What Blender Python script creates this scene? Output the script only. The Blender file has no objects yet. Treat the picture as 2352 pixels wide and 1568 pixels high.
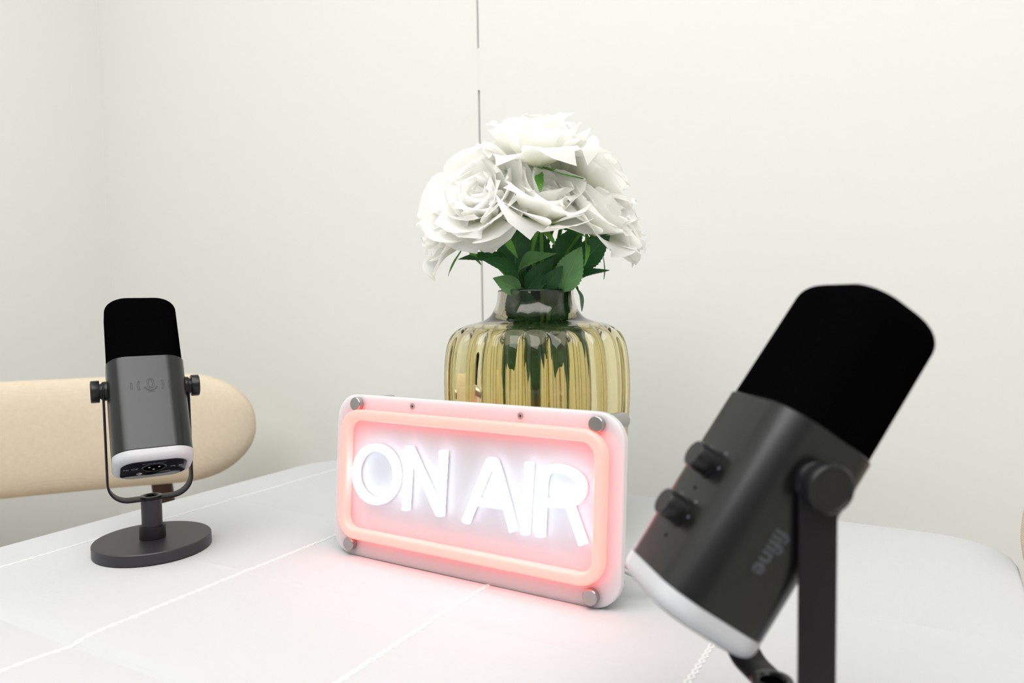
import bpy, bmesh, math, random
from mathutils import Vector, Matrix, noise
R = math.radians
random.seed(7)
scene = bpy.context.scene
COL = scene.collection
TT = 0.74                                  # height of the table top

# ------------------------------------------------------------------ camera
cam_d = bpy.data.cameras.new('camera')
cam_d.sensor_width = 36.0
cam_d.lens = 36.0 * 1684.3 / 2352.0
cam_d.clip_start = 0.01
cam_d.dof.use_dof = True
cam_d.dof.focus_distance = 0.63
cam_d.dof.aperture_fstop = 7.0
cam = bpy.data.objects.new('camera', cam_d); COL.objects.link(cam)
yaw, pit, rol = R(30.04), R(3.258), R(0.853)
fw = Vector((-math.sin(yaw)*math.cos(pit), math.cos(yaw)*math.cos(pit), -math.sin(pit)))
r0 = Vector((math.cos(yaw), math.sin(yaw), 0)); u0 = r0.cross(fw)
cr = r0*math.cos(rol) - u0*math.sin(rol); cu = u0*math.cos(rol) + r0*math.sin(rol)
m = Matrix((cr, cu, -fw)).transposed().to_4x4(); m.translation = (0, 0, TT + 0.22)
cam.matrix_world = m
scene.camera = cam

# ------------------------------------------------------------------ world, light, exposure
world = bpy.data.worlds.new('world'); scene.world = world; world.use_nodes = True
bg = world.node_tree.nodes['Background']
bg.inputs[0].default_value = (1.0, 1.0, 0.995, 1); bg.inputs[1].default_value = 0.19
scene.cycles.adaptive_threshold = 0.04; scene.cycles.max_bounces = 12; scene.cycles.diffuse_bounces = 8; scene.cycles.glossy_bounces = 5; scene.cycles.transmission_bounces = 12; scene.cycles.transparent_max_bounces = 8
scene.view_settings.view_transform = 'Standard'
scene.view_settings.look = 'None'
scene.view_settings.gamma = 1.0
scene.view_settings.use_curve_mapping = False
scene.view_settings.exposure = 0.0
def area_light(name, loc, rot, sx, sy, power, colour):
    d = bpy.data.lights.new(name, 'AREA'); d.shape = 'RECTANGLE'; d.size = sx; d.size_y = sy
    d.energy = power; d.color = colour
    o = bpy.data.objects.new(name, d); COL.objects.link(o); o.location = loc; o.rotation_euler = rot
    return o
LX, LY, LW, LH = 0.10, -0.62, 2.5, 2.0
area_light('ceiling_panel_light', (LX, LY, 2.385), (0, 0, 0), LW-0.06, LH-0.06, 19.0, (1, 0.995, 0.975))

# ------------------------------------------------------------------ materials
def new_mat(name):
    mt = bpy.data.materials.new(name); mt.use_nodes = True
    nt = mt.node_tree
    return mt, nt, nt.nodes['Principled BSDF']
def noise_bump(nt, p, scale, strength, dist=0.001, coord='Object', detail=3):
    tc = nt.nodes.new('ShaderNodeTexCoord'); n = nt.nodes.new('ShaderNodeTexNoise')
    n.inputs['Scale'].default_value = scale; n.inputs['Detail'].default_value = detail
    b = nt.nodes.new('ShaderNodeBump'); b.inputs['Strength'].default_value = strength; b.inputs['Distance'].default_value = dist
    nt.links.new(tc.outputs[coord], n.inputs['Vector']); nt.links.new(n.outputs['Fac'], b.inputs['Height'])
    nt.links.new(b.outputs['Normal'], p.inputs['Normal'])
    return n
def pm(name, col, rough=0.5, metal=0.0, spec=0.5, vary=0.0, vscale=30, bump=0.0, bscale=400, bdist=0.0005, **kw):
    mt, nt, p = new_mat(name)
    p.inputs['Base Color'].default_value = (*col, 1)
    p.inputs['Roughness'].default_value = rough; p.inputs['Metallic'].default_value = metal
    p.inputs['Specular IOR Level'].default_value = spec
    for k, v in kw.items():
        p.inputs[k.replace('_', ' ')].default_value = v
    if vary:
        tc = nt.nodes.new('ShaderNodeTexCoord'); n = nt.nodes.new('ShaderNodeTexNoise'); n.inputs['Scale'].default_value = vscale
        mx = nt.nodes.new('ShaderNodeMix'); mx.data_type = 'RGBA'
        mx.inputs['A'].default_value = (*[c*(1-vary) for c in col], 1); mx.inputs['B'].default_value = (*[min(1, c*(1+vary)) for c in col], 1)
        nt.links.new(tc.outputs['Object'], n.inputs['Vector']); nt.links.new(n.outputs['Fac'], mx.inputs['Factor'])
        nt.links.new(mx.outputs['Result'], p.inputs['Base Color'])
    if bump: noise_bump(nt, p, bscale, bump, bdist)
    return mt
def weave(name, col, scale, strength, dist, rough=0.9, vary=0.04, ang=0.0):
    """woven cloth: two crossed thread waves as bump plus a slight thread-to-thread tint"""
    mt, nt, p = new_mat(name)
    p.inputs['Roughness'].default_value = rough; p.inputs['Specular IOR Level'].default_value = 0.2
    tc = nt.nodes.new('ShaderNodeTexCoord'); mp = nt.nodes.new('ShaderNodeMapping')
    mp.inputs['Rotation'].default_value[2] = ang
    nt.links.new(tc.outputs['Object'], mp.inputs['Vector'])
    hs = []
    for ax in ('X', 'Y', 'Z'):
        w = nt.nodes.new('ShaderNodeTexWave'); w.wave_type = 'BANDS'; w.bands_direction = ax
        w.inputs['Scale'].default_value = scale; w.inputs['Distortion'].default_value = 1.2; w.inputs['Detail'].default_value = 2
        w.inputs['Detail Scale'].default_value = 0.6
        nt.links.new(mp.outputs['Vector'], w.inputs['Vector']); hs.append(w.outputs['Fac'])
    a = nt.nodes.new('ShaderNodeMath'); a.operation = 'MULTIPLY'; nt.links.new(hs[0], a.inputs[0]); nt.links.new(hs[1], a.inputs[1])
    a2 = nt.nodes.new('ShaderNodeMath'); a2.operation = 'ADD'; nt.links.new(a.outputs[0], a2.inputs[0]); nt.links.new(hs[2], a2.inputs[1])
    b = nt.nodes.new('ShaderNodeBump'); b.inputs['Strength'].default_value = strength; b.inputs['Distance'].default_value = dist
    nt.links.new(a2.outputs[0], b.inputs['Height']); nt.links.new(b.outputs['Normal'], p.inputs['Normal'])
    n = nt.nodes.new('ShaderNodeTexNoise'); n.inputs['Scale'].default_value = scale*0.9; n.inputs['Detail'].default_value = 5
    nt.links.new(mp.outputs['Vector'], n.inputs['Vector'])
    mx = nt.nodes.new('ShaderNodeMix'); mx.data_type = 'RGBA'
    mx.inputs['A'].default_value = (*[c*(1-vary) for c in col], 1); mx.inputs['B'].default_value = (*[min(1, c*(1+vary)) for c in col], 1)
    nt.links.new(n.outputs['Fac'], mx.inputs['Factor']); nt.links.new(mx.outputs['Result'], p.inputs['Base Color'])
    return mt
def emit(name, col, strength, base=(0.9, 0.9, 0.9), rough=0.4):
    mt, nt, p = new_mat(name)
    p.inputs['Base Color'].default_value = (*base, 1); p.inputs['Roughness'].default_value = rough
    p.inputs['Emission Color'].default_value = (*col, 1); p.inputs['Emission Strength'].default_value = strength
    return mt
def translucent(name, col, trans, mix=0.4, rough=0.5, gloss=0.25, uvtint=None):
    mt, nt, p = new_mat(name)
    p.inputs['Base Color'].default_value = (*col, 1); p.inputs['Roughness'].default_value = rough
    p.inputs['Specular IOR Level'].default_value = gloss
    t = nt.nodes.new('ShaderNodeBsdfTranslucent'); t.inputs['Color'].default_value = (*trans, 1)
    mx = nt.nodes.new('ShaderNodeMixShader'); mx.inputs['Fac'].default_value = mix
    nt.links.new(p.outputs[0], mx.inputs[1]); nt.links.new(t.outputs[0], mx.inputs[2])
    nt.links.new(mx.outputs[0], nt.nodes['Material Output'].inputs['Surface'])
    if uvtint:                                   # uvtint: colour at the foot of the petal, blending out along v
        uv = nt.nodes.new('ShaderNodeUVMap'); sp = nt.nodes.new('ShaderNodeSeparateXYZ'); nt.links.new(uv.outputs[0], sp.inputs[0])
        rp = nt.nodes.new('ShaderNodeValToRGB'); rp.color_ramp.elements[0].color = (*uvtint, 1); rp.color_ramp.elements[0].position = 0.05
        rp.color_ramp.elements[1].color = (*col, 1); rp.color_ramp.elements[1].position = 0.6
        nt.links.new(sp.outputs['Y'], rp.inputs['Fac']); nt.links.new(rp.outputs['Color'], p.inputs['Base Color']); nt.links.new(rp.outputs['Color'], t.inputs['Color'])
    return mt
def leaf_mat(name, col, vein):
    mt, nt, p = new_mat(name)
    p.inputs['Roughness'].default_value = 0.42; p.inputs['Specular IOR Level'].default_value = 0.4
    uv = nt.nodes.new('ShaderNodeUVMap'); sp = nt.nodes.new('ShaderNodeSeparateXYZ'); nt.links.new(uv.outputs[0], sp.inputs[0])
    def mth(op, a, b=None, clamp=False):
        n = nt.nodes.new('ShaderNodeMath'); n.operation = op; n.use_clamp = clamp
        for i, v in enumerate((a, b)):
            if v is None: continue
            if isinstance(v, (int, float)): n.inputs[i].default_value = v
            else: nt.links.new(v, n.inputs[i])
        return n.outputs[0]
    au = mth('ABSOLUTE', sp.outputs['X'])
    mid = mth('SUBTRACT', 1.0, mth('MULTIPLY', au, 16.0), True)
    ph = mth('SUBTRACT', mth('MULTIPLY', sp.outputs['Y'], 7.0), mth('MULTIPLY', au, 2.6))
    fr_ = mth('ABSOLUTE', mth('SUBTRACT', mth('FRACT', ph), 0.5))
    side = mth('SUBTRACT', 1.0, mth('MULTIPLY', fr_, 11.0), True)
    v = mth('MAXIMUM', mid, mth('MULTIPLY', side, 0.45))
    n = nt.nodes.new('ShaderNodeTexNoise'); n.inputs['Scale'].default_value = 90
    tc = nt.nodes.new('ShaderNodeTexCoord'); nt.links.new(tc.outputs['Object'], n.inputs['Vector'])
    m1 = nt.nodes.new('ShaderNodeMix'); m1.data_type = 'RGBA'; m1.inputs['A'].default_value = (*[c*0.75 for c in col], 1); m1.inputs['B'].default_value = (*[c*1.25 for c in col], 1)
    nt.links.new(n.outputs['Fac'], m1.inputs['Factor'])
    m2 = nt.nodes.new('ShaderNodeMix'); m2.data_type = 'RGBA'; m2.inputs['B'].default_value = (*vein, 1)
    nt.links.new(m1.outputs['Result'], m2.inputs['A']); nt.links.new(mth('MULTIPLY', v, 0.7), m2.inputs['Factor'])
    nt.links.new(m2.outputs['Result'], p.inputs['Base Color'])
    b = nt.nodes.new('ShaderNodeBump'); b.inputs['Strength'].default_value = 0.5; b.inputs['Distance'].default_value = 0.001; b.invert = True
    nt.links.new(v, b.inputs['Height']); nt.links.new(b.outputs['Normal'], p.inputs['Normal'])
    t = nt.nodes.new('ShaderNodeBsdfTranslucent'); t.inputs['Color'].default_value = (col[0]*1.5, col[1]*1.8, col[2], 1)
    mx = nt.nodes.new('ShaderNodeMixShader'); mx.inputs['Fac'].default_value = 0.2
    nt.links.new(p.outputs[0], mx.inputs[1]); nt.links.new(t.outputs[0], mx.inputs[2])
    nt.links.new(mx.outputs[0], nt.nodes['Material Output'].inputs['Surface'])
    return mt
def wood(name, col):
    mt, nt, p = new_mat(name); p.inputs['Roughness'].default_value = 0.45
    tc = nt.nodes.new('ShaderNodeTexCoord'); mp = nt.nodes.new('ShaderNodeMapping'); mp.inputs['Scale'].default_value = (30, 30, 3)
    n = nt.nodes.new('ShaderNodeTexNoise'); n.inputs['Scale'].default_value = 2.5; n.inputs['Detail'].default_value = 5
    nt.links.new(tc.outputs['Object'], mp.inputs['Vector']); nt.links.new(mp.outputs['Vector'], n.inputs['Vector'])
    mx = nt.nodes.new('ShaderNodeMix'); mx.data_type = 'RGBA'
    mx.inputs['A'].default_value = (*[c*0.6 for c in col], 1); mx.inputs['B'].default_value = (*[c*1.4 for c in col], 1)
    nt.links.new(n.outputs['Fac'], mx.inputs['Factor']); nt.links.new(mx.outputs['Result'], p.inputs['Base Color'])
    return mt
def glass_mat(name):
    """smoked olive glass, greyer in the neck, yellower in the ribbed belly"""
    mt, nt, p = new_mat(name)
    p.inputs['Roughness'].default_value = 0.0; p.inputs['IOR'].default_value = 1.46; p.inputs['Transmission Weight'].default_value = 1.0
    tc = nt.nodes.new('ShaderNodeTexCoord'); sp = nt.nodes.new('ShaderNodeSeparateXYZ'); nt.links.new(tc.outputs['Object'], sp.inputs[0])
    mr = nt.nodes.new('ShaderNodeMapRange'); mr.inputs['From Min'].default_value = 0.175; mr.inputs['From Max'].default_value = 0.215
    nt.links.new(sp.outputs['Z'], mr.inputs['Value'])
    mx = nt.nodes.new('ShaderNodeMix'); mx.data_type = 'RGBA'
    mx.inputs['A'].default_value = (0.88, 0.81, 0.50, 1); mx.inputs['B'].default_value = (0.62, 0.59, 0.53, 1)  # grey neck glass, darkened further to hold the dark room's reflections in its colour
    nt.links.new(mr.outputs[0], mx.inputs['Factor']); nt.links.new(mx.outputs['Result'], p.inputs['Base Color'])
    return mt

M = dict(
    wall=pm('wall_paint', (0.738, 0.750, 0.735), 0.75, spec=0.25, vary=0.008, vscale=3, bump=0.12, bscale=40, bdist=0.002),
    ceiling=pm('ceiling_paint', (0.88, 0.88, 0.86), 0.8, spec=0.2, bump=0.1, bscale=60),
    floor=wood('oak_floor', (0.58, 0.53, 0.46)),
    cloth=weave('white_linen', (0.505, 0.515, 0.535), 260, 0.25, 0.0004, vary=0.012),
    stitch=weave('stitch_thread', (0.64, 0.645, 0.65), 600, 0.2, 0.0003, vary=0.01),
    table_wood=wood('table_wood', (0.45, 0.33, 0.22)),
    walnut=wood('walnut', (0.055, 0.024, 0.012)),
    fabric=weave('beige_upholstery', (0.66, 0.57, 0.45), 170, 0.28, 0.0010, vary=0.09),
    mic_metal=pm('charcoal_metal', (0.046, 0.048, 0.049), 0.30, metal=0.9, spec=0.5, bump=0.05, bscale=2500, bdist=0.0001),
    base_metal=pm('charcoal_powder_coat', (0.032, 0.030, 0.036), 0.42, metal=0.3, spec=0.55, bump=0.25, bscale=3500, bdist=0.0001),
    yoke=pm('black_satin_metal', (0.010, 0.009, 0.012), 0.45, metal=0.0, spec=0.22, bump=0.05, bscale=2500, bdist=0.0001),
    knob=pm('black_knob', (0.010, 0.010, 0.012), 0.28, spec=0.35, bump=0.05, bscale=2000, bdist=0.0001),
    foam=pm('black_foam', (0.0016, 0.0015, 0.0018), 1.0, spec=0.0, bump=0.6, bscale=1800, bdist=0.0004),
    ring=translucent('milky_plastic', (0.64, 0.655, 0.69), (0.70, 0.71, 0.76), 0.25, 0.3, 0.5),
    plate=pm('glossy_black_plate', (0.006, 0.006, 0.010), 0.12, spec=0.4, vary=0.1),
    hole=pm('dark_recess', (0.002, 0.002, 0.002), 0.8, spec=0.0, vary=0.1),
    print_grey=pm('grey_print', (0.20, 0.21, 0.27), 0.6, vary=0.05),
    logo_grey=pm('side_logo_print', (0.055, 0.062, 0.075), 0.5, vary=0.05),
    engrave=pm('engraved_line', (0.004, 0.004, 0.004), 0.5, vary=0.05),
    gold=pm('gold_pin', (0.95, 0.85, 0.6), 0.12, metal=1.0, vary=0.03),
    steel=pm('brushed_steel', (0.42, 0.40, 0.39), 0.26, metal=1.0, vary=0.05, vscale=200),
    acrylic=pm('frosted_acrylic', (0.53, 0.52, 0.56), 0.35, spec=0.5, vary=0.01, Subsurface_Weight=1.0, Subsurface_Scale=0.030, Subsurface_Radius=(1.0, 0.9, 0.9)),
    letter=emit('white_neon', (0.72, 0.86, 1.0), 3.5),
    tube=emit('salmon_neon', (1.0, 0.085, 0.070), 3.9, base=(0.40, 0.26, 0.24)),
    cable=pm('clear_cable', (0.62, 0.62, 0.58), 0.2, vary=0.03, Transmission_Weight=0.5),
    glass=glass_mat('olive_glass'),
    petal=translucent('white_petal', (0.985, 0.985, 0.97), (0.99, 0.99, 0.965), 0.55, 0.65, 0.1, uvtint=(0.955, 0.955, 0.82)),
    leaf=leaf_mat('rose_leaf', (0.026, 0.105, 0.036), (0.12, 0.30, 0.12)),
    leaf_pale=leaf_mat('rose_leaf_pale_lit', (0.13, 0.29, 0.115), (0.30, 0.50, 0.27)),  # lighter green leaves, with light falling on them put into the colour
    stem=pm('green_stem', (0.10, 0.27, 0.035), 0.45, vary=0.25, vscale=60),
    sepal=pm('green_sepal', (0.11, 0.34, 0.045), 0.5, vary=0.25, vscale=80),
    lamp=emit('lamp_diffuser', (1, 0.985, 0.955), 3.0),
    lamp_frame=pm('white_lamp_frame', (0.8, 0.8, 0.8), 0.4, vary=0.02),
)

# ------------------------------------------------------------------ mesh helpers
def me_from(verts, faces, uvs=None, smooth=True):
    me = bpy.data.meshes.new('mesh'); me.from_pydata([tuple(v) for v in verts], [], faces); me.update()
    if uvs:
        ul = me.uv_layers.new(name='UVMap')
        for lp in me.loops: ul.data[lp.index].uv = uvs[lp.vertex_index]
    if smooth:
        me.polygons.foreach_set('use_smooth', [True]*len(me.polygons))
    return me
def join(*parts):
    V, F = [], []
    for v, f in parts:
        o = len(V); V += [tuple(x) for x in v]; F += [tuple(i+o for i in ff) for ff in f]
    return V, F
def xf(vf, mat):
    return [tuple(mat @ Vector(v)) for v in vf[0]], vf[1]
def sharp(me, ang=35):
    bm = bmesh.new(); bm.from_mesh(me)
    bmesh.ops.recalc_face_normals(bm, faces=bm.faces)
    for e in bm.edges:
        if len(e.link_faces) == 2 and e.calc_face_angle(0) > R(ang): e.smooth = False
    bm.to_mesh(me); bm.free()
def obj(name, vf, mat, parent=None, loc=(0, 0, 0), rot=(0, 0, 0), uvs=None, ang=35, smooth=True, fix=True):
    me = vf if isinstance(vf, bpy.types.Mesh) else me_from(vf[0], vf[1], uvs, smooth)
    if fix and smooth: sharp(me, ang)
    me.name = name
    if mat and not me.materials: me.materials.append(M[mat] if isinstance(mat, str) else mat)
    o = bpy.data.objects.new(name, me); COL.objects.link(o)
    o.location = loc; o.rotation_euler = rot
    if parent: o.parent = parent
    return o
def empty(name, loc=(0, 0, 0), rotz=0.0, label=None, cat=None, group=None):
    o = bpy.data.objects.new(name, None); COL.objects.link(o); o.empty_display_size = 0.05
    o.location = loc; o.rotation_euler = (0, 0, rotz)
    return tag(o, label, cat, group)
def tag(o, label=None, cat=None, group=None, kind=None):
    for k, v in (('label', label), ('category', cat), ('group', group), ('kind', kind)):
        if v: o[k] = v
    return o
def box(x0, x1, y0, y1, z0, z1):
    v = [(x, y, z) for z in (z0, z1) for y in (y0, y1) for x in (x0, x1)]
    return v, [(0, 2, 3, 1), (4, 5, 7, 6), (0, 1, 5, 4), (2, 6, 7, 3), (0, 4, 6, 2), (1, 3, 7, 5)]
def bevel_box(x0, x1, y0, y1, z0, z1, b, seg=2):
    me = bpy.data.meshes.new('b'); v, f = box(x0, x1, y0, y1, z0, z1); me.from_pydata(v, [], f)
    bm = bmesh.new(); bm.from_mesh(me)
    bmesh.ops.bevel(bm, geom=bm.edges[:], offset=b, segments=seg, profile=0.5, affect='EDGES')
    V = [tuple(x.co) for x in bm.verts]; bm.verts.index_update(); F = [tuple(x.index for x in p.verts) for p in bm.faces]
    bm.free(); bpy.data.meshes.remove(me); return V, F
def lathe(prof, n=48, mod=None):
    """prof [(r,z)] bottom to top, closed at an end where r == 0"""
    V, F, rows = [], [], []
    for i, (r, z) in enumerate(prof):
        if r < 1e-7: V.append((0, 0, z)); rows.append([len(V)-1]*n)
        else:
            row = []
            for k in range(n):
                a = 2*math.pi*k/n; rr = r if mod is None else mod(r, z, a, i)
                V.append((rr*math.cos(a), rr*math.sin(a), z)); row.append(len(V)-1)
            rows.append(row)
    for a, b in zip(rows, rows[1:]):
        for k in range(n):
            k2 = (k+1) % n; q = []
            for i in (a[k], a[k2], b[k2], b[k]):
                if i not in q: q.append(i)
            if len(q) > 2: F.append(tuple(q))
    return V, F
def cyl(r, z0, z1, b=0.0005, n=40):
    return lathe([(0, z0), (r-b, z0), (r, z0+b), (r, z1-b), (r-b, z1), (0, z1)], n)
def loft(rows, closed_ends=True):
    V, F = [], []; n = len(rows[0])
    for rw in rows: V += [tuple(p) for p in rw]
    for i in range(len(rows)-1):
        for k in range(n):
            k2 = (k+1) % n; F.append((i*n+k, i*n+k2, (i+1)*n+k2, (i+1)*n+k))
    if closed_ends:
        F.append(tuple(range(n))[::-1]); F.append(tuple(range((len(rows)-1)*n, len(rows)*n)))
    return V, F
def rrect(w, d, r, n=8):
    o = []
    for sx, sy, a0 in ((1, 1, 0), (-1, 1, 90), (-1, -1, 180), (1, -1, 270)):
        for k in range(n+1):
            a = R(a0 + 90*k/n); o.append((sx*(w/2-r)+r*math.cos(a), sy*(d/2-r)+r*math.sin(a)))
    return o
def sweep(path, prof, closed=False, up=None, scale=None):
    """prof [(a,b)]: a along the side direction, b along up. up None: parallel transport"""
    P = [Vector(p) for p in path]; n = len(P); rows = []; prev = None
    for i in range(n):
        if closed: t = P[(i+1) % n] - P[i-1]
        else: t = P[min(i+1, n-1)] - P[max(i-1, 0)]
        t.normalize()
        if up is not None:
            s = t.cross(Vector(up)).normalized(); u = Vector(up)
            k = 1.0
            if (closed or 0 < i < n-1):
                a = (P[(i+1) % n]-P[i]).normalized(); b = (P[i]-P[i-1]).normalized()
                c = max(0.5, math.sqrt(max(0.0, (1+a.dot(b))/2))); k = 1/c
            s = s*k
        else:
            if prev is None:
                h = Vector((0, 0, 1)) if abs(t.z) < 0.9 else Vector((1, 0, 0))
                s = t.cross(h).normalized()
            else:
                s = (prev - t*prev.dot(t)).normalized()
            prev = s; u = s.cross(t)
        sc = 1 if scale is None else scale[i]
        rows.append([P[i] + s*a*sc + u*b*sc for a, b in prof])
    V, F = loft(rows, not closed)
    if closed:
        m_ = len(prof)
        for k in range(m_):
            k2 = (k+1) % m_; F.append(((n-1)*m_+k, (n-1)*m_+k2, k2, k))
    return V, F
def circ(r, n=8): return [(r*math.cos(2*math.pi*k/n), r*math.sin(2*math.pi*k/n)) for k in range(n)]
def bez(pts, n=8):
    """Catmull-Rom through the points"""
    P = [Vector(p) for p in pts]; P = [2*P[0]-P[1]] + P + [2*P[-1]-P[-2]]; out = []
    for i in range(1, len(P)-2):
        for k in range(n):
            t = k/n
            out.append(0.5*((2*P[i]) + (P[i+1]-P[i-1])*t + (2*P[i-1]-5*P[i]+4*P[i+1]-P[i+2])*t*t + (-P[i-1]+3*P[i]-3*P[i+1]+P[i+2])*t**3))
    out.append(P[-2]); return out
def text_mesh(s, size, depth=0.0002, bold=0.0, align='CENTER'):
    cu_ = bpy.data.curves.new('t', 'FONT'); cu_.body = s; cu_.size = size; cu_.extrude = depth; cu_.offset = bold
    cu_.align_x = align; cu_.align_y = 'CENTER'; cu_.resolution_u = 3
    o = bpy.data.objects.new('t', cu_); COL.objects.link(o)
    dg = bpy.context.evaluated_depsgraph_get(); dg.update()
    me = bpy.data.meshes.new_from_object(o.evaluated_get(dg))
    bpy.data.objects.remove(o); bpy.data.curves.remove(cu_)
    return me
def orient(ax):
    """rotation taking +Z to ax"""
    return Vector((0, 0, 1)).rotation_difference(Vector(ax).normalized()).to_matrix().to_4x4()

# ------------------------------------------------------------------ the room
WY, WX = 0.90, -1.475
tag(obj('floor', box(WX-0.1, 2.4, -2.6, WY+0.1, -0.08, 0), 'floor'), kind='structure')
tag(obj('ceiling', box(WX-0.1, 2.4, -2.6, WY+0.1, 2.42, 2.5), 'ceiling'), kind='structure')
tag(obj('wall_left', box(WX-0.1, WX, -2.6, WY, 0, 2.42), 'wall'), kind='structure')
tag(obj('wall_right_bounce', box(2.4, 2.5, -2.6, WY+0.1, 0, 2.42), 'wall'), kind='structure')  # unseen wall, added to bounce light onto the left wall
wb = tag(obj('wall_back', box(WX, 2.4, WY+0.006, WY+0.1, 0, 2.42), 'wall'), kind='structure')
SX = -0.5692
obj('wall_panel', box(WX, SX-0.0016, WY, WY+0.006, 0, 2.42), 'wall', wb)
obj('wall_panel', box(SX+0.0016, 2.4, WY+0.0006, WY+0.006, 0, 2.42), 'wall', wb)
obj('joint_filler', box(SX-0.0016, SX+0.0016, WY+0.0004, WY+0.006, TT+0.519, TT+0.577), 'wall', wb)

lamp = empty('ceiling_lamp', (LX, LY, 2.42), 0, 'large white ceiling light panel above the table', 'ceiling lamp')
a_, b_ = LW/2, LH/2
obj('lamp_frame', join(box(-a_-.025, a_+.025, -b_-.025, -b_, -.03, 0), box(-a_-.025, a_+.025, b_, b_+.025, -.03, 0), box(-a_-.025, -a_, -b_, b_, -.03, 0), box(a_, a_+.025, -b_, b_, -.03, 0)), 'lamp_frame', lamp, smooth=False)
obj('diffuser', box(-a_, a_, -b_, b_, -.02, -.012), 'lamp', lamp, smooth=False)

# ------------------------------------------------------------------ table with its cloth
X0, X1, Y0, Y1 = -0.742, 0.0575, -0.46, 0.768
tb = empty('dining_table', ((X0+X1)/2, (Y0+Y1)/2, 0), 0, 'rectangular table with rounded corners under the white cloth', 'table')
hx, hy = (X1-X0)/2, (Y1-Y0)/2
top = rrect(2*hx-0.006, 2*hy-0.006, 0.06, 10)
obj('table_top', loft([[(x, y, z) for x, y in top] for z in (TT-0.03, TT-0.0070)]), 'table_wood', tb)
for sx in (-1, 1):
    for sy in (-1, 1):
        lx, ly = sx*(hx-0.09), sy*(hy-0.10)
        obj('leg', loft([[(lx+x*s, ly+y*s, z) for x, y in rrect(0.05, 0.05, 0.012, 4)] for z, s in ((0, 0.65), (TT-0.03, 1.0))]), 'table_wood', tb)
cloth = None
FOLDS = [(0.262, -0.0034, 0.024, 0.005), (0.402, 0.0016, 0.0035, 0.006), (0.125, 0.0010, 0.010, 0.010), (0.545, 0.0007, 0.004, 0.005), (-0.02, 0.001, 0.01, 0.01), (-0.16, 0.001, 0.01, 0.01)]
def cloth_z(x, y):                 # pressed folds across the cloth: (line, height, reach on the near side, on the far side)
    z = -0.0004
    edge = min(x-X0, X1-x, Y1-y, y-Y0); w = min(1, max(0, edge/0.03))
    for fy, a, sn, sf in FOLDS:
        d = y - fy - 0.0015*math.sin(x*9+fy*40); k = w
        if fy == 0.402: k = w*min(1, max(0, (x+0.555)/0.05))*(0.65+0.35*math.sin(x*21+1))
        z += a*math.exp(-abs(d)/(sf if d > 0 else sn))*k
    return TT + min(z + 0.0004*noise.noise(Vector((x*9, y*9, 3.1)))*w, 0.0016)
def build_cloth():
    ys = set()
    for i in range(62): ys.add(round(Y0 + (Y1-Y0)*i/61, 5))
    for y, a, s, s2 in FOLDS:
        s = max(s, s2)
        for d in (-3, -2, -1.4, -1, -.7, -.45, -.25, -.12, -.05, 0, .05, .12, .25, .45, .7, 1, 1.4, 2, 3): ys.add(round(y + d*s, 5))
    ys = sorted(y for y in ys if Y0 <= y <= Y1)
    ys = [y for i, y in enumerate(ys) if i == 0 or y-ys[i-1] > 0.0004]
    ys[0], ys[-1] = Y0, Y1
    xs = [X0 + (X1-X0)*i/64 for i in range(65)]
    rc = 0.06
    def mapc(x, y):
        dx = 0; dy = 0
        if x < X0+rc: dx = x-(X0+rc)
        elif x > X1-rc: dx = x-(X1-rc)
        if y < Y0+rc: dy = y-(Y0+rc)
        elif y > Y1-rc: dy = y-(Y1-rc)
        if dx and dy:
            l = math.hypot(dx, dy); k = max(abs(dx), abs(dy))/l
            return x-dx+dx*k, y-dy+dy*k
        return x, y
    zf = cloth_z
    V, F = [], []; nx = len(xs)
    for y in ys:
        for x in xs:
            a, b = mapc(x, y); V.append((a, b, zf(a, b)))
    for j in range(len(ys)-1):
        for i in range(nx-1):
            a = j*nx+i; F.append((a, a+1, a+nx+1, a+nx))
    ny = len(ys)
    loop = list(range(nx)) + [j*nx+nx-1 for j in range(1, ny)] + [(ny-1)*nx+i for i in range(nx-2, -1, -1)] + [j*nx for j in range(ny-2, 0, -1)]
    cxm, cym = (X0+X1)/2, (Y0+Y1)/2
    def nrm(x, y):
        dx = max(X0+rc-x, 0)*-1 + max(x-(X1-rc), 0); dy = max(Y0+rc-y, 0)*-1 + max(y-(Y1-rc), 0)
        v = Vector((dx, dy, 0)); return v.normalized()
    base = [(V[i], nrm(V[i][0], V[i][1])) for i in loop]
    prev = loop; L = len(loop)
    for ring in range(1, 13):
        if ring <= 4:
            a = R(90*ring/4); off = 0.004*math.sin(a); dz = -0.004*(1-math.cos(a)); wv = 0
        else:
            k = (ring-4)/8; off = 0.004; dz = -0.004 - 0.15*k; wv = k
        cur = []
        for q, (p, n) in enumerate(base):
            s = q/L*2*math.pi
            o = off + wv*0.010*(0.5+0.5*math.sin(s*17+math.sin(s*5)*1.5))
            V.append((p[0]+n.x*o, p[1]+n.y*o, TT-0.0004+dz if ring > 1 else p[2]+dz)); cur.append(len(V)-1)
        for q in range(L):
            q2 = (q+1) % L; F.append((prev[q], cur[q], cur[q2], prev[q2]))
        prev = cur
    return V, F
cloth = tag(obj('tablecloth', build_cloth(), 'cloth', ang=60), 'white linen tablecloth with ladder stitching and pressed folds', 'tablecloth')
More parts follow.
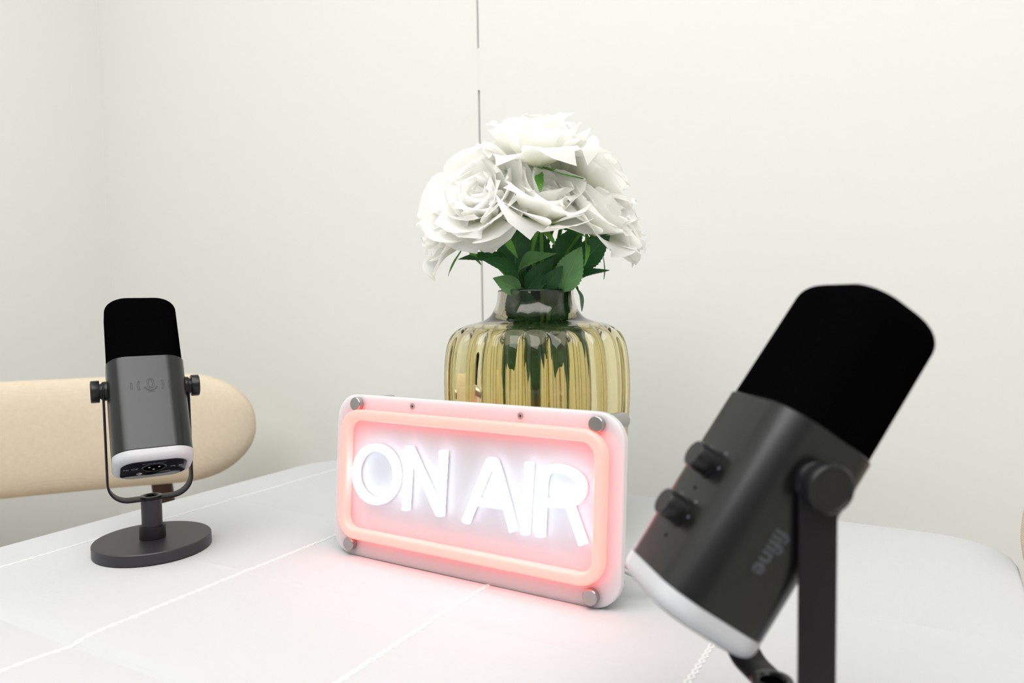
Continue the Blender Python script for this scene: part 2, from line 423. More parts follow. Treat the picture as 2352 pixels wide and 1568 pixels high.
def stitch_row(x):
    """two twisted strands of thread"""
    parts = []; prof = [(-0.0011, -0.0007), (0.0011, -0.0007), (0.0008, 0.0001), (0, 0.0003), (-0.0008, 0.0001)]
    n = 340; rnd = random.Random(int(abs(x)*1000))
    for ph in (0, math.pi):
        pts = []
        for i in range(n+1):
            y = Y0+0.02 + (Y1-Y0-0.04)*i/n; a = y/0.015*2*math.pi + ph + 0.5*math.sin(y*31)
            pts.append((x + 0.0017*math.sin(a) + rnd.uniform(-.0002, .0002), y, cloth_z(x, y) + 0.0004 + 0.00025*math.cos(a)))
        parts.append(sweep(pts, prof, up=(0, 0, 1)))
    return join(*parts)
for x in (-0.684, -0.489, -0.297, -0.1195):
    obj('stitching', stitch_row(x), 'stitch', cloth)

# ------------------------------------------------------------------ chairs
def pill(half, hh, th, arc):
    """curved upholstered backrest: along X, rounded ends, curving towards -Y at its ends"""
    prof = []
    for k in range(28):
        a = 2*math.pi*k/28; c, s = math.cos(a), math.sin(a)
        prof.append((math.copysign(abs(c)**0.75, c), math.copysign(abs(s)**0.62, s)))
    rows = []; N = 44
    for i in range(N+1):
        t = -1 + 2*i/N; t = math.copysign(1-(1-abs(t))**1.6, t) if abs(t) < 1 else t
        x = t*half; e = max(0.0, (abs(x)-(half-hh*1.35))/(hh*1.35)); k = math.sqrt(max(0.0, 1-e**2.2)) if e < 1 else 0.0
        k = max(k, 0.02)
        y = -arc*(x/half)**2
        ang = math.atan(2*arc*x/half**2)
        rows.append([(x + math.sin(ang)*b*th*min(1, k*1.15), y + math.cos(ang)*b*th*min(1, k*1.15), hh*c*k) for c, b in prof])
    return loft(rows)
def chair(loc, rotz, label):
    t = empty('dining_chair', (loc[0], loc[1], 0), rotz, label, 'chair', 'beige upholstered dining chairs at the table')
    obj('backrest', pill(0.273, 0.084, 0.034, 0.038), 'fabric', t, (0, 0.0, 0.769), (R(-6), 0, 0), ang=80)
    rows = []
    for z, s in ((0.425, 0.93), (0.43, 0.97), (0.445, 1.0), (0.465, 1.0), (0.478, 0.97), (0.484, 0.90)):
        rows.append([(x*s, -0.235+y*s, z) for x, y in rrect(0.46, 0.43, 0.09, 8)])
    obj('seat', loft(rows), 'fabric', t)
    for s in (-1, 1):
        rp = rrect(0.030, 0.024, 0.006, 3)
        obj('back_leg', sweep(bez([(s*0.19, 0.06, 0), (s*0.165, 0.005, 0.40), (s*0.139, 0.03, 0.60), (s*0.125, 0.028, 0.76)], 6), rp, up=(0, 1, 0)), 'walnut', t)
        obj('front_leg', sweep([(s*0.20, -0.43, 0), (s*0.18, -0.40, 0.43)], circ(0.016, 12)), 'walnut', t)
    obj('seat_frame', bevel_box(-0.19, 0.19, -0.42, -0.02, 0.395, 0.428, 0.006), 'walnut', t)
    return t
bd = math.atan2(0.787, 0.617)
chair((-1.16+0.617*0.066, 0.543+0.787*0.066), bd, 'beige upholstered dining chair with dark wooden frame behind the standing microphone')
chair((0.2852, 0.5466), math.atan2(-0.70, 0.714), 'beige upholstered dining chair cut by the right picture edge')

# ------------------------------------------------------------------ microphones
HP, MW, MD, MT, MB, RG, FO, RC = 0.1455, 0.0624, 0.0515, 0.0205, 0.0755, 0.0095, 0.0592, 0.0165
def rows_of(spec, n=10):
    return [[(x, y, z) for x, y in rrect(w, d, min(r, w/2-1e-4, d/2-1e-4), n)] for z, w, d, r in spec]
def build_mic(loc, psi, tau, flip, label):
    root = empty('microphone', (loc[0], loc[1], TT), psi, label, 'microphone', 'desk microphones on the white table')
    hl, hr = (0, 0, HP), (-tau, 0, 0)
    # stand
    base = obj('base', lathe([(0, 0), (0.0485, 0), (0.0492, 0.0006), (0.0492, 0.0094), (0.0485, 0.0102), (0, 0.0102)], 96), 'base_metal', root)
    obj('collar', lathe([(0, 0.0102), (0.0107, 0.0102), (0.0110, 0.0106), (0.0110, 0.0205), (0.0106, 0.0212), (0, 0.0212)], 48), 'yoke', root)
    obj('stem', lathe([(0, 0.0212), (0.0086, 0.0212), (0.0086, 0.0455), (0, 0.0455)], 48), 'base_metal', root)
    nut = obj('stem_nut', lathe([(0.0052, 0.0472), (0.0092, 0.0472), (0.0094, 0.0478), (0.0090, 0.0486), (0.0066, 0.0488), (0.0058, 0.0478), (0.0052, 0.0474)], 40), 'knob', root)
    obj('screw_hole', cyl(0.0056, 0.0470, 0.0475, 0.0002, 32), 'hole', nut)
    # U shaped yoke: flat strip 16 mm wide, 1.7 mm thick
    A, zb, rr = 0.0340, 0.0464, 0.017
    path = [(-A, 0, HP)] + [(-A, 0, z) for z in (0.12, 0.10, 0.08, zb+rr)]
    for k in range(1, 9):
        a = R(180+90*k/9); path.append((-A+rr+rr*math.cos(a), 0, zb+rr+rr*math.sin(a)))
    path.append((-A+rr, 0, zb)); half = path[:]
    path = half + [(-x, y, z) for x, y, z in reversed(half)]
    yk = obj('yoke', sweep(path, rrect(0.0017, 0.0165, 0.0005, 2), up=(0, 1, 0)), 'yoke', root)
    for s in (-1, 1):
        e = cyl(0.00825, -0.00085, 0.00085, 0.0003, 36)
        obj('yoke_end', xf(e, Matrix.Translation((s*A, 0, HP)) @ orient((1, 0, 0))), 'yoke', yk)
        kp = [(0, 0), (0.0072, 0), (0.0072, 0.0008), (0.0066, 0.0010), (0.0066, 0.0017), (0.0094, 0.0019), (0.0097, 0.0024), (0.0097, 0.0080), (0.0092, 0.0087), (0.0082, 0.0088), (0.0079, 0.0084), (0, 0.0084)]
        obj('tilt_knob', xf(lathe(kp, 48), Matrix.Translation((s*0.0349, 0, HP)) @ orient((s, 0, 0))), 'knob', root)
        obj('washer', xf(cyl(0.0085, 0, 0.0026, 0.0003, 36), Matrix.Translation((s*0.0307, 0, HP)) @ orient((s, 0, 0))), 'knob', root)
    # head (front face is -Y in the head frame)
    sp = [(-MB+RG, MW-0.001, MD-0.001, RC), (-MB+RG+0.0006, MW, MD, RC), (MT-0.0006, MW, MD, RC), (MT, MW-0.0012, MD-0.0012, RC), (MT-0.0004, MW-0.0022, MD-0.0022, RC)]
    obj('body', loft(rows_of(sp)), 'mic_metal', root, hl, hr)
    fs = [(MT-0.002, MW-0.0020, MD-0.0020, RC)]
    for k in range(0, 13):
        z = MT + 0.0530*k/12; fs.append((z, MW-0.0018-0.0012*k/12, MD-0.0018-0.0010*k/12, RC))
    w0, d0 = MW-0.003, MD-0.0028
    for k in range(1, 9):
        a = R(90*k/8); ins = 0.0110*(1-math.cos(a)); fs.append((MT+0.053+0.0110*math.sin(a), w0-2*ins, d0-2*ins, RC-ins*0.55))
    fs += [(MT+0.0650, (w0-0.022)*0.78, (d0-0.022)*0.78, 0.008), (MT+0.0658, (w0-0.022)*0.4, (d0-0.022)*0.4, 0.004)]
    obj('foam_windscreen', loft(rows_of(fs)), 'foam', root, hl, hr, ang=80)
    rs = [(-MB+RG, MW-0.002, MD-0.002, RC), (-MB+RG-0.0002, MW+0.0003, MD+0.0003, RC)]
    for k in range(0, 7):
        a = R(90*k/6); ins = 0.0045*(1-math.cos(a)); rs.append((-MB+0.0055-0.0055*math.sin(a), MW+0.0003-2*ins, MD+0.0003-2*ins, RC-ins*0.5))
    ring = obj('light_ring', loft(rows_of(rs)), 'ring', root, hl, hr, ang=60)
    pl = [(-MB+0.0006, MW-0.0112, MD-0.0100, RC-0.004), (-MB-0.0004, MW-0.0112, MD-0.0100, RC-0.004), (-MB-0.0006, MW-0.0118, MD-0.0106, RC-0.004)]
    plate = obj('socket_plate', loft(rows_of(pl)), 'plate', root, hl, hr)
    zb2 = -MB-0.0006
    f = flip
    # plate is seen from below; 'dn' maps plate coordinates (right, towards the front face) to the head frame
    def onplate(name, vf, mat, x, y, par=plate):
        mt_ = Matrix.Translation((x, -y, zb2)) @ Matrix.Rotation(math.pi, 4, 'X')
        if isinstance(vf, bpy.types.Mesh): vf.transform(mt_); return obj(name, vf, mat, par, smooth=False)
        return obj(name, xf(vf, mt_), mat, par)
    onplate('xlr_rim', lathe([(0.0082, 0), (0.0086, 0.0008), (0.0092, 0.0008), (0.0098, 0)], 40), 'knob', 0.0, 0.0052)
    onplate('xlr_socket', cyl(0.0083, -0.0001, 0.0003, 0.0001, 36), 'hole', 0.0, 0.0052)
    for px, py in ((-0.0038, 0.0082), (0.0037, 0.0082), (-0.0003, 0.0028)):
        onplate('contact_pin', cyl(0.0009, 0, 0.0012, 0.0003, 12), 'gold', px, py)
    us = [[(x, y, z) for x, y in rrect(0.0086, 0.0021, 0.00095, 4)] for z in (0, 0.0005)]
    onplate('usb_socket', loft(us), 'steel', 0.0094, -0.0094)
    onplate('headphone_socket', lathe([(0, 0.0002), (0.0012, 0.0002), (0.0014, 0.0006), (0.0023, 0.0006), (0.0025, 0)], 24), 'steel', -0.0106, -0.0085)
    # small print
    onplate('print_mark', text_mesh('CE', 0.0046, 0.0001), 'print_grey', -0.0148, 0.0052)
    onplate('print_mark', text_mesh('FC', 0.0040, 0.0001), 'print_grey', -0.0212, 0.0048)
    def bars(segs, w=0.00035):
        return join(*[sweep([(a[0], a[1], 0), (b[0], b[1], 0)], [(-w/2, -0.0001), (w/2, -0.0001), (w/2, 0.0001), (-w/2, 0.0001)], up=(0, 0, 1)) for a, b in segs])
    uk = [((-.0022, .001), (-.0022, -.0004)), ((-.0022, -.0004), (-.0012, -.0004)), ((-.0012, -.0004), (-.0012, .001)), ((-.0004, .001), (-.0004, -.0006)), ((-.0004, .0002), (.0008, .001)), ((-.0004, .0002), (.0008, -.0006)), ((-.002, -.0012), (-.0008, -.0012)), ((.0002, -.0020), (.0008, -.0010)), ((.0008, -.0010), (.0015, -.0020)), ((-.002, -.0012), (-.002, -.0020))]
    onplate('print_mark', bars(uk), 'print_grey', 0.0154, 0.0040)
    wb_ = [((-.0012, .0013), (-.0008, -.0012)), ((.0012, .0013), (.0008, -.0012)), ((-.0014, .0013), (.0014, .0013)), ((-.0008, -.0012), (.0008, -.0012)), ((-.0017, .0017), (.0017, -.0013)), ((.0017, .0017), (-.0017, -.0013)), ((-.0014, -.0019), (.0014, -.0019))]
    onplate('print_mark', bars(wb_), 'print_grey', 0.0208, 0.0036)
    usb = [((-.003, 0), (.003, 0)), ((-.001, 0), (.0004, .001)), ((.0004, .001), (.0016, .001)), ((0, 0), (.001, -.0009)), ((.003, 0), (.0022, .0006)), ((.003, 0), (.0022, -.0006))]
    onplate('print_mark', bars(usb), 'print_grey', 0.0092, -0.0130)
    hp_ = [((-.0015, -.0008), (-.0015, .0006)), ((-.0015, .0006), (-.0008, .0014)), ((-.0008, .0014), (.0008, .0014)), ((.0008, .0014), (.0015, .0006)), ((.0015, .0006), (.0015, -.0008)), ((-.0012, -.0008), (-.0012, .0002)), ((.0012, -.0008), (.0012, .0002))]
    onplate('print_mark', bars(hp_), 'print_grey', -0.0110, -0.0133)
    random.seed(3); segs = []; xx = -0.0094
    for word in (9, 3, 9):                        # a line of print too small to read
        for c in range(word):
            hgt = random.choice((0.0010, 0.0007, 0.0010)); segs += [((xx, 0), (xx, hgt)), ((xx, random.choice((0, hgt))), (xx+0.00045, random.choice((0, hgt*0.6))))]
            xx += 0.00082
        xx += 0.0007
    onplate('print_line', bars(segs, 0.0002), 'print_grey', 0.0, 0.0156)
    # engraved microphone mark on the flip*(-Y) face
    def onface(name, vf, mat, sgn, x, z, off=0.0):
        # x to the right as seen from outside, z along the head axis
        mt_ = Matrix(((-sgn*-1 if False else (1 if sgn < 0 else -1), 0, 0, (x if sgn < 0 else -x)), (0, 0, sgn, sgn*(MD/2+off)), (0, 1, 0, z), (0, 0, 0, 1)))
        if isinstance(vf, bpy.types.Mesh): vf.transform(mt_); return obj(name, vf, mat, root, hl, hr, smooth=False)
        return obj(name, xf(vf, mt_), mat, root, hl, hr)
    ln = [(-0.00020, -0.00012), (0.00020, -0.00012), (0.00020, 0.00010), (-0.00020, 0.00010)]
    def outl(pts, closed=False): return sweep([(a, b, 0) for a, b in pts], ln, closed=closed, up=(0, 0, 1))
    cap = rrect(0.0054, 0.0086, 0.0022, 5)
    strokes = [outl([(x, y+0.0016) for x, y in cap], True), outl([(x*0.55, y*0.78+0.0016) for x, y in cap], True)]
    for rad in (0.0044, 0.0052):
        strokes.append(outl([(rad*math.cos(R(a)), -0.0006+rad*0.9*math.sin(R(a))) for a in range(190, 351, 10)]))
    strokes.append(outl([(-0.0025, -0.0066), (-0.0012, -0.0062), (0.0012, -0.0062), (0.0025, -0.0066)]))
    for s in (-1, 1):
        for rad, da, wd in ((0.0098, 24, 0.0006), (0.0150, 11, 0.0006)):
            arc = [((rad-wd)*math.cos(R(a)), (rad-wd)*math.sin(R(a))) for a in range(-da, da+1, 4)] + [((rad+wd)*math.cos(R(a)), (rad+wd)*math.sin(R(a))) for a in range(da, -da-1, -4)]
            strokes.append(outl([(s*x, y) for x, y in arc], True))
    onface('engraved_mark', join(*strokes), 'engrave', -flip, 0.0014, -0.0085)
    # dials, indicator dots on the opposite face
    for z in (-0.0150, -0.0392):
        dp = [(0, 0), (0.0070, 0), (0.0070, 0.0009), (0.0062, 0.0010), (0.0062, 0.0085), (0.0057, 0.0095), (0, 0.0095)]
        onface('gain_dial', lathe(dp, 40, lambda r_, z_, a, i: r_*(1+0.012*math.cos(20*a)) if 3 <= i <= 4 else r_), 'knob', flip, 0.0, z)
        for dx, dz in ((-0.0072, 0.0070), (0.0072, 0.0070), (0.0085, 0.0)):
            onface('dial_mark', cyl(0.00055, -0.0001, 0.0001, 0.00005, 10), 'print_grey', flip, dx, z+dz)
    for x, z in ((0.0, -0.0272), (0.0005, -0.0510)):
        onface('indicator_dot', cyl(0.0009, -0.0002, 0.0001, 0.00005, 14), 'hole', flip, x, z)
    # maker's word down the +X side
    tm = text_mesh('fifine', 0.0105, 0.00008, 0.00012)
    mt_ = Matrix(((0, 0, 1, MW/2), (1, 0, 0, 0), (0, 1, 0, 0), (0, 0, 0, 1)))   # text x -> +Y, text y -> +Z, out -> +X
    tm.transform(Matrix.Translation((0, 0, -0.0330)) @ Matrix.Rotation(R(-90), 4, 'X') @ mt_)
    obj('side_lettering', tm, 'logo_grey', root, hl, hr, smooth=False)
    return root
build_mic((-0.6116, 0.4019), 1.0658, 0.5246, 1, 'charcoal microphone standing on a round base beside the beige chair')
build_mic((-0.0610, 0.3339), -0.8728, 0.6019, -1, 'large blurred charcoal microphone tilted in the right foreground')

# ------------------------------------------------------------------ neon sign
SW, SH, ST = 0.2732, 0.1396, 0.0075
sign = empty('neon_sign', (-0.4608, 0.4739, TT), R(-1.03), 'pink and white neon ON AIR sign standing on the tablecloth', 'neon sign')
sr = (R(90)-0.0880, 0, 0)                 # sign frame: x right, y up the panel, z out of the front
pn = rrect(SW, SH, 0.022, 10)
pnl = obj('acrylic_panel', loft([[(SW/2+x*(1-i/SW*2), SH/2+y*(1-i/SH*2), z) for x, y in pn] for z, i in ((-ST, 0.0006), (-ST+0.0006, 0), (-0.0006, 0), (0, 0.0006))]), 'acrylic', sign, (0, 0, 0), sr)
tubep = rrect(0.0092, 0.0100, 0.0028, 4)
def stroke(pts, w=0.0064, d=0.0075, closed=False, dx=-0.0036):
    pr = [(a, b+d/2+0.0004) for a, b in rrect(w, d, 0.0024, 3)]
    return sweep([(x+dx, y, 0) for x, y in pts], pr, closed=closed, up=(0, 0, 1))
rt = rrect(0.2420, 0.1020, 0.0150, 10)
obj('neon_border', stroke([(0.1400+x, 0.0717+y) for x, y in rt], 0.0090, 0.0095, True, -0.0024), 'tube', sign, (0, 0, 0), sr, ang=50)
def letter(strokes, lab):
    o = tag(obj('neon_letter', join(*strokes), 'letter', sign, (0, 0, 0), sr, ang=50), lab)
    o.data.materials.append(M['lamp_frame'])            # the flex has an opaque plastic back
    for p in o.data.polygons:
        if p.normal.z < -0.5: p.material_index = 1
o_pts = [(0.0543+0.0228*math.cos(a)+0.0008*math.sin(a), 0.0736+0.0227*math.sin(a)) for a in [2*math.pi*k/44 for k in range(44)]]
letter([stroke(o_pts, closed=True)], 'white letter O')
letter([stroke([(0.0892, 0.1003), (0.0885, 0.0752), (0.0877, 0.0478)]), stroke([(0.0900, 0.0985), (0.1060, 0.0742), (0.1220, 0.0498)]), stroke([(0.1242, 0.1000), (0.1235, 0.0752), (0.1228, 0.0478)])], 'white letter N')
ap = bez([(0.1478, 0.0465), (0.1655, 0.0888), (0.1706, 0.0960), (0.1757, 0.0888), (0.1918, 0.0455)], 6)
letter([stroke([(p.x, p.y) for p in ap]), stroke([(0.1580, 0.0636), (0.1830, 0.0640)])], 'white letter A')
letter([stroke([(0.2034, 0.0985), (0.2025, 0.0720), (0.2016, 0.0452)])], 'white letter I')
rp = bez([(0.2148, 0.0455), (0.2153, 0.0700), (0.2158, 0.0870), (0.2205, 0.0952), (0.2335, 0.0963), (0.2440, 0.0920), (0.2475, 0.0846), (0.2440, 0.0765), (0.2345, 0.0722), (0.2160, 0.0705)], 6)
letter([stroke([(p.x, p.y) for p in rp]), stroke([(0.2370, 0.0735), (0.2430, 0.0600), (0.2496, 0.0450)])], 'white letter R')
for bx_, by_ in ((0.0241, 0.1315), (0.2528, 0.1308), (0.0217, 0.0101), (0.2520, 0.0085)):
    cp = obj('bolt_cap', lathe([(0, 0), (0.0058, 0), (0.0058, 0.0046), (0.0053, 0.0051), (0, 0.0051)], 32), 'steel', sign, (0, 0, 0), sr)
    cp.data.transform(Matrix.Translation((bx_, by_, 0)))
    so = obj('standoff', lathe([(0, -0.045), (0.0060, -0.045), (0.0064, -0.0445), (0.0064, -ST-0.0003), (0, -ST-0.0003)], 32), 'steel', sign, (0, 0, 0), sr)
    so.data.transform(Matrix.Translation((bx_, by_, 0)))
for kx, ky in ((0.0837, 0.1330), (0.1882, 0.1322)):
    rim = obj('hanging_hole', lathe([(0.0009, 0.0002), (0.0022, 0.0003), (0.0026, 0)], 20), 'acrylic', sign, (0, 0, 0), sr); rim.data.transform(Matrix.Translation((kx, ky, 0)))
    hole = obj('hole', cyl(0.0010, 0.00005, 0.0002, 0.00005, 16), 'engrave', rim); hole.data.transform(Matrix.Translation((kx, ky, 0)))
cb = bez([(0.235, 0.016, 0.050), (0.268, 0.022, 0.026), (0.295, 0.045, 0.012), (0.322, 0.090, 0.003), (0.340, 0.150, 0.0022), (0.335, 0.220, 0.0022), (0.325, 0.285, 0.0022)], 8)
obj('power_cable', join(sweep(cb, circ(0.0011, 8)), sweep([(p.x+0.002, p.y+0.002, p.z*0.75+0.0004) for p in cb], circ(0.0009, 8))), 'cable', sign)

# ------------------------------------------------------------------ vase
VC = Vector((-0.3285, 0.6140, TT))
prof_o = [(0.0, 0.0), (0.052, 0.0), (0.060, 0.003), (0.068, 0.012), (0.0765, 0.035), (0.0835, 0.075), (0.0868, 0.110), (0.0880, 0.135), (0.0874, 0.158), (0.0858, 0.172), (0.0835, 0.181), (0.0795, 0.1885), (0.0735, 0.1932), (0.0655, 0.1965), (0.0560, 0.1988), (0.0480, 0.2015), (0.0425, 0.2060), (0.0390, 0.2120), (0.0370, 0.2180), (0.0361, 0.2240), (0.0358, 0.2285)]
def smooth_prof(p, n=3):
    q = bez([(a, b, 0) for a, b in p], n); return [(max(0.0, v.x), v.y) for v in q]
po = smooth_prof(prof_o[1:], 3); po = [(0.0, 0.0)] + po
pi_ = []
for r_, z_ in reversed(po):
    if z_ < 0.006: continue
    pi_.append((max(0.004, r_ - (0.0030 if z_ > 0.2 else 0.0030 + 0.0042*min(1, (0.2-z_)/0.012))), z_))
pi_ = [(r_, z_) for r_, z_ in pi_ if z_ >= 0.010] + [(0.045, 0.009), (0.0, 0.009)]
no_ = len(po)
NR = 26
def rib(r_, z_, a, i):
    w = min(1, max(0, (0.1955-z_)/0.008))*min(1, max(0, (z_-0.002)/0.02))
    c = abs(math.sin(NR*a/2))              # lobes with sharp valleys
    amp = 0.0055 if i < no_ else 0.0
    return r_ - amp*w*(1-c)**1.4
rim_top = [(0.0352, 0.2293), (0.0336, 0.2290)]
va = obj('vase', lathe(po + rim_top + pi_, 624, rib), 'glass', None, VC, ang=70)
tag(va, 'olive smoked glass vase with vertical ribs holding white roses', 'vase')

# ------------------------------------------------------------------ roses
RV, FV = Vector((math.cos(yaw), math.sin(yaw), 0)), Vector((-math.sin(yaw), math.cos(yaw), 0))
def loc3(a, b, h): return RV*a*0.001 + FV*b*0.001 + Vector((0, 0, h*0.001))      # mm right, back, up from the vase foot
def petal(L, W, th0, th1, phi, cup, seed, nu=12, nv=13, curl=0.25, rad0=0.002, zoff=0.0):
    rnd = random.Random(seed); p1, p2, p3 = rnd.random()*6, rnd.random()*6, rnd.random()*6
    cl = []; r_, z_ = rad0, zoff
    for j in range(nv+1):
        s = j/nv; th = th0 + (th1-th0)*s**1.3
        cl.append((r_, z_, th)); r_ += L/nv*math.sin(th); z_ += L/nv*math.cos(th)
    V, F, U = [], [], []
    for j in range(nv+1):
        s = j/nv; r_, z_, th = cl[j]
        w = W*(0.16 + 0.84*math.sin(math.pi*0.5*min(1, s/0.62))**1.1) if s < 0.62 else W*math.sqrt(max(0.0, 1-((s-0.62)/0.384)**2.2))
        for i in range(nu+1):
            u = -1 + 2*i/nu
            rc = cup*W; a = u*w/rc
            lat = rc*math.sin(a); inn = rc*(1-math.cos(a))
            tip = curl*L*(max(0, s-0.55)/0.45)**2*(0.35+0.65*abs(u)**2) * (0.6+0.4*math.sin(p3+u*2))
            ruf = 0.055*L*s*s*math.sin(2.6*u+p1) + 0.030*L*s*math.sin(5.3*u*s+p2)
            off = -inn + tip + ruf
            # outward direction of the petal surface at this height
            ox, oz = math.cos(th), -math.sin(th)
            dl = 0.02*L*math.sin(4*u+p2)*s
            x = r_ + off*ox + dl*math.sin(th); z = z_ + off*oz + dl*math.cos(th)
            V.append((x*math.cos(phi)-lat*math.sin(phi), x*math.sin(phi)+lat*math.cos(phi), z)); U.append((u, s))
    for j in range(nv):
        for i in range(nu):
            a = j*(nu+1)+i; F.append((a, a+1, a+nu+2, a+nu+1))
    return V, F, U
def leaf_mesh(L, W, bend, fold, seed, twist=0.0, teeth=13):
    rnd = random.Random(seed); nv, nu = 26, 8; V, F, U = [], [], []
    x = z = 0.0; th = 0.0
    for j in range(nv+1):
        s = j/nv
        w = W*0.5*(math.sin(math.pi*min(1, s**0.82))**0.85)*(1.0 if s < 0.98 else 0.6) + 0.0002
        tooth = 1 + 0.17*(((s*teeth) % 1.0)-0.4)*(1 if 0.04 < s < 0.97 else 0)
        for i in range(nu+1):
            u = -1 + 2*i/nu; lat = u*w*(tooth if abs(u) > 0.9 else 1)
            h = fold*abs(u)*w - 0.02*L*math.sin(s*7+seed)*abs(u) + 0.0006*math.sin((s*7-abs(u)*2.6)*2*math.pi)*abs(u)*(1-abs(u))*2
            tw = twist*s; ly, lz = lat*math.cos(tw)-h*math.sin(tw), lat*math.sin(tw)+h*math.cos(tw)
            V.append((x - math.sin(th)*lz, ly, z + math.cos(th)*lz)); U.append((u, s))
        th = bend*s; x += L/nv*math.cos(th); z -= L/nv*math.sin(th)
    for j in range(nv):
        for i in range(nu):
            a = j*(nu+1)+i; F.append((a, a+1, a+nu+2, a+nu+1))
    return V, F, U
def leaf(parent, base, tip, width, facing, seed, bend=0.5, fold=0.35, mat='leaf', twist=0.0):
    """leaf from base to tip (mm frame); facing: direction its upper face looks at"""
    b, t = loc3(*base), loc3(*tip); d = t-b; L = d.length
    xax = d.normalized(); f = (RV*facing[0]+FV*facing[1]+Vector((0, 0, facing[2]))).normalized()
    yax = f.cross(xax).normalized(); zax = xax.cross(yax)
    mm = Matrix((xax, yax, zax)).transposed().to_4x4()
    # undo the droop so the tip lands on the target
    V, F, U = leaf_mesh(L*1.04, width*0.001, bend, fold, seed, twist)
    mm = mm @ Matrix.Rotation(-bend*0.42, 4, 'Y'); mm.translation = b
    o = obj('leaf', ([tuple(mm @ Vector(v)) for v in V], F), mat, parent, uvs=U, fix=False)
    return o
def rose(base, axis, Rr, seed, label, stem_end, opened=1.0):
    root = empty('rose', VC, 0, label, 'flower', 'white roses in the glass vase')
    b = loc3(*base); ax = (RV*axis[0]+FV*axis[1]+Vector((0, 0, axis[2]))).normalized()
    mm = orient(ax) @ Matrix.Rotation(seed*1.7, 4, 'Z'); mm.translation = b
    rnd = random.Random(seed*31); Rm = Rr*0.001; k = 0
    layers = [  # count, length, width, theta0, theta1, cup, curl, radial start
        (3, 0.78, 0.50, 0.16, -0.10, 0.62, 0.04, 0.05),
        (4, 0.90, 0.60, 0.38, -0.02, 0.85, 0.10, 0.07),
        (5, 0.98, 0.70, 0.62, 0.22, 1.05, 0.18, 0.08),
        (5, 1.05, 0.84, 0.90, 0.62, 1.30, 0.26, 0.09),
        (5, 1.14, 0.94, 1.20, 1.10, 1.60, 0.32, 0.10)]
    for li, (n, l, w, t0, t1, cup, curl, r0_) in enumerate(layers):
        for q in range(n):
            phi = 2*math.pi*(q + 0.5*(li % 2) + 0.13*rnd.uniform(-1, 1))/n + li*0.37
            V, F, U = petal(Rm*l*rnd.uniform(0.84, 1.14), Rm*w*rnd.uniform(0.86, 1.14), t0*opened+rnd.uniform(-.10, .10), t1*opened+rnd.uniform(-.28, .28), phi, cup, seed*100+k, curl=curl, rad0=Rm*r0_)
            k += 1
            obj('petal', ([tuple(mm @ Vector(v)) for v in V], F), 'petal', root, uvs=U, fix=False)
    # receptacle and sepals
    hip = obj('calyx', xf(lathe([(0, -0.007), (0.0022, -0.007), (0.0034, -0.004), (0.0052, -0.001), (0.0050, 0.0008), (0, 0.001)], 16), mm), 'sepal', root)
    for q in range(5):
        phi = 2*math.pi*q/5 + seed; L = Rm*rnd.uniform(0.75, 1.05); V, F, U = leaf_mesh(L, L*0.17, rnd.uniform(-1.2, 0.9), 0.3, seed+q, teeth=5)
        ml = mm @ Matrix.Rotation(phi, 4, 'Z') @ Matrix.Translation((0.003, 0, -0.001)) @ Matrix.Rotation(R(rnd.uniform(5, 25)), 4, 'Y')
        obj('sepal', ([tuple(ml @ Vector(v)) for v in V], F), 'sepal', hip, uvs=U, fix=False)
    e = loc3(*stem_end); nk = Vector((e.x*0.9+b.x*0.12, e.y*0.9+b.y*0.12, 0.222)); nl = math.hypot(nk.x, nk.y)
    if nl > 0.027: nk.x *= 0.027/nl; nk.y *= 0.027/nl
    pts = [b - ax*0.006, b - ax*0.03 + Vector((0, 0, -0.006)), nk, Vector((nk.x*0.4, nk.y*0.4, 0.14)), e]
    obj('stem', sweep(bez(pts, 7), circ(0.0019, 8)), 'stem', root)
    return root
r1 = rose((3, -24, 340), (-0.06, -0.30, 0.95), 46, 1, 'topmost white rose at the front of the bouquet', (6, -10, 14), 0.92)
r2 = rose((-41, -16, 301), (-0.38, -0.80, 0.45), 48, 2, 'large open white rose at the left front of the bouquet', (-14, 4, 14), 1.0)
r3 = rose((4, -26, 292), (0.22, -0.52, 0.80), 45, 3, 'white rose in the middle of the bouquet above the leaves', (3, 10, 14), 1.0)
r4 = rose((46, -8, 285), (0.62, -0.38, 0.68), 43, 4, 'white rose at the right front with a green calyx below', (14, -6, 14), 1.0)
r5 = rose((46, 14, 323), (0.62, 0.02, 0.76), 40, 5, 'white rose at the upper right of the bouquet', (10, 12, 14), 0.95)
r6 = rose((-64, 6, 279), (-0.80, -0.30, 0.52), 38, 6, 'small white rose at the lower left of the bouquet', (-10, -12, 14), 0.95)
r7 = rose((-42, 18, 323), (-0.48, -0.02, 0.86), 41, 7, 'white rose at the upper left behind the large open rose', (-4, 14, 14), 0.9)
r8 = rose((62, 20, 283), (0.84, -0.15, 0.48), 41, 8, 'white rose drooping at the lower right of the bouquet', (8, -14, 14), 0.95)
r9 = rose((30, 22, 335), (0.25, 0.05, 0.95), 40, 9, 'white rose at the top right behind the topmost rose', (-8, 8, 14), 0.9)
r10 = rose((-8, 38, 317), (-0.05, 0.45, 0.88), 40, 10, 'white rose at the back of the bouquet', (0, 16, 14), 0.95)
def px(x, y, b=0): return ((x-1233)*0.4157, b, 223-(y-680)*0.4157)
leaf(r4, px(1290, 669, -24), px(1328, 579, -42), 27, (-0.2, -0.95, 0.25), 11, 0.35, 0.25, 'leaf_pale')
leaf(r3, px(1196, 626, -20), px(1272, 586, -44), 22, (-0.1, -0.6, 0.8), 12, 0.9, 0.5, 'leaf_pale', 0.5)
leaf(r4, px(1326, 618, -8), px(1394, 548, -20), 25, (0.2, -0.9, 0.35), 13, 0.4, 0.3)
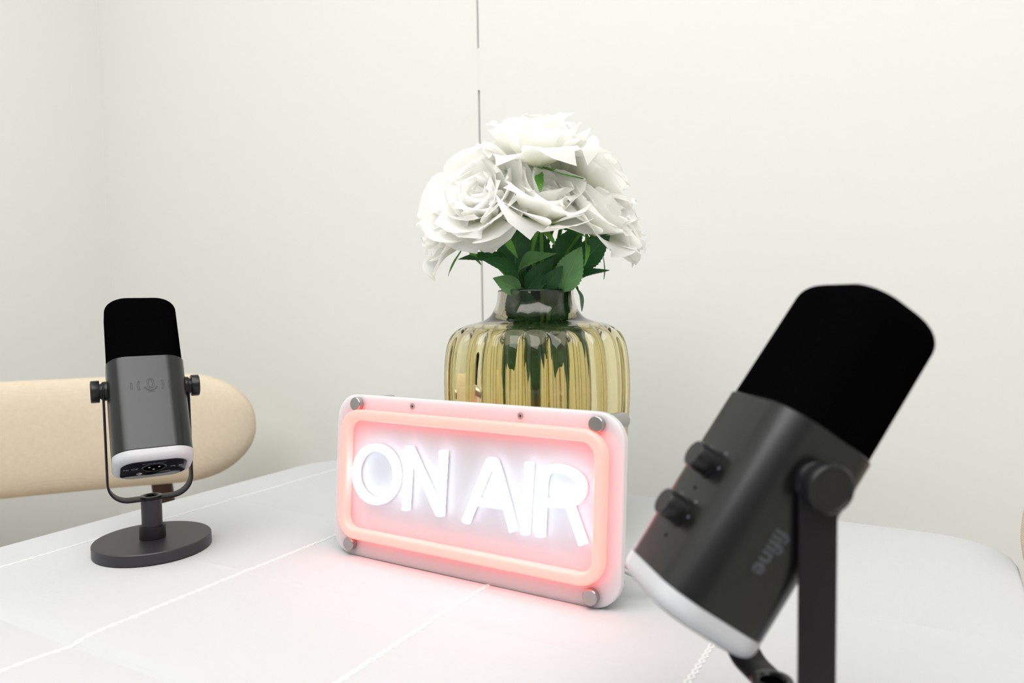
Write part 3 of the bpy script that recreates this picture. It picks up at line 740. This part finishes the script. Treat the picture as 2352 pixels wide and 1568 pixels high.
leaf(r8, px(1308, 655, -6), px(1396, 622, -6), 17, (0.0, -0.45, 0.9), 14, 0.5, 0.4)
leaf(r2, px(1196, 640, -22), px(1120, 598, -40), 21, (0.1, -0.7, 0.7), 15, 0.8, 0.3)
leaf(r6, px(1178, 612, -8), px(1058, 590, -8), 17, (0.0, -0.6, 0.8), 16, 0.9, 0.5)
leaf(r2, px(1198, 668, -20), px(1140, 640, -30), 18, (-0.2, -0.9, 0.3), 17, 0.4, 0.3, 'leaf_pale')
leaf(r7, px(1188, 632, 0), px(1190, 520, -6), 34, (-0.15, -0.95, 0.1), 18, 0.2, 0.3)
leaf(r1, px(1228, 634, 4), px(1240, 524, 2), 30, (0.2, -0.95, 0.1), 19, 0.2, 0.3)
leaf(r3, px(1212, 668, -16), px(1268, 600, -26), 20, (0.3, -0.8, 0.4), 20, 0.4, 0.4)
leaf(r5, px(1316, 652, -4), px(1332, 712, -34), 13, (0.9, -0.3, 0.3), 21, 0.5, 0.3)
leaf(r9, px(1278, 612, 6), px(1338, 524, 4), 26, (0.1, -0.95, 0.2), 22, 0.3, 0.3)
leaf(r10, px(1256, 668, 12), px(1268, 570, 16), 30, (0.1, -1, 0.1), 23, 0.2, 0.3)
leaf(r10, px(1212, 664, 14), px(1180, 572, 18), 30, (-0.1, -1, 0.1), 24, 0.2, 0.3)
leaf(r7, px(1250, 668, -22), px(1288, 618, -34), 16, (0.2, -0.9, 0.3), 25, 0.4, 0.3)
leaf(r5, px(1262, 742, -8), px(1300, 650, -14), 26, (0.1, -1, 0.1), 26, 0.2, 0.3)
leaf(r6, px(1226, 745, -12), px(1184, 652, -16), 24, (-0.1, -1, 0.1), 27, 0.2, 0.3)
leaf(r8, px(1246, 748, 0), px(1250, 648, 2), 32, (0.1, -1, 0.0), 28, 0.15, 0.2)
leaf(r9, px(1266, 742, 14), px(1288, 650, 14), 30, (0.1, -1, 0.0), 29, 0.15, 0.2)
leaf(r7, px(1206, 742, 14), px(1186, 650, 14), 30, (-0.1, -1, 0.0), 30, 0.15, 0.2)
# leaves lower on the stems, inside the glass
leaf(r2, px(1206, 712, -8), px(1172, 838, -28), 21, (-0.3, -0.95, 0), 31, 0.2, 0.3)
leaf(r6, px(1214, 720, -2), px(1192, 838, -18), 18, (0.2, -0.95, 0), 32, 0.2, 0.3)
leaf(r3, px(1238, 720, -10), px(1232, 880, -26), 18, (0, -0.95, 0), 33, 0.15, 0.3)
leaf(r1, px(1250, 720, -6), px(1262, 868, -24), 22, (0.2, -0.95, 0), 34, 0.15, 0.3)
leaf(r4, px(1272, 716, -8), px(1302, 858, -22), 22, (0.1, -0.95, 0), 35, 0.2, 0.3)
leaf(r8, px(1290, 712, 0), px(1330, 820, -8), 15, (0.3, -0.95, 0), 36, 0.2, 0.3)
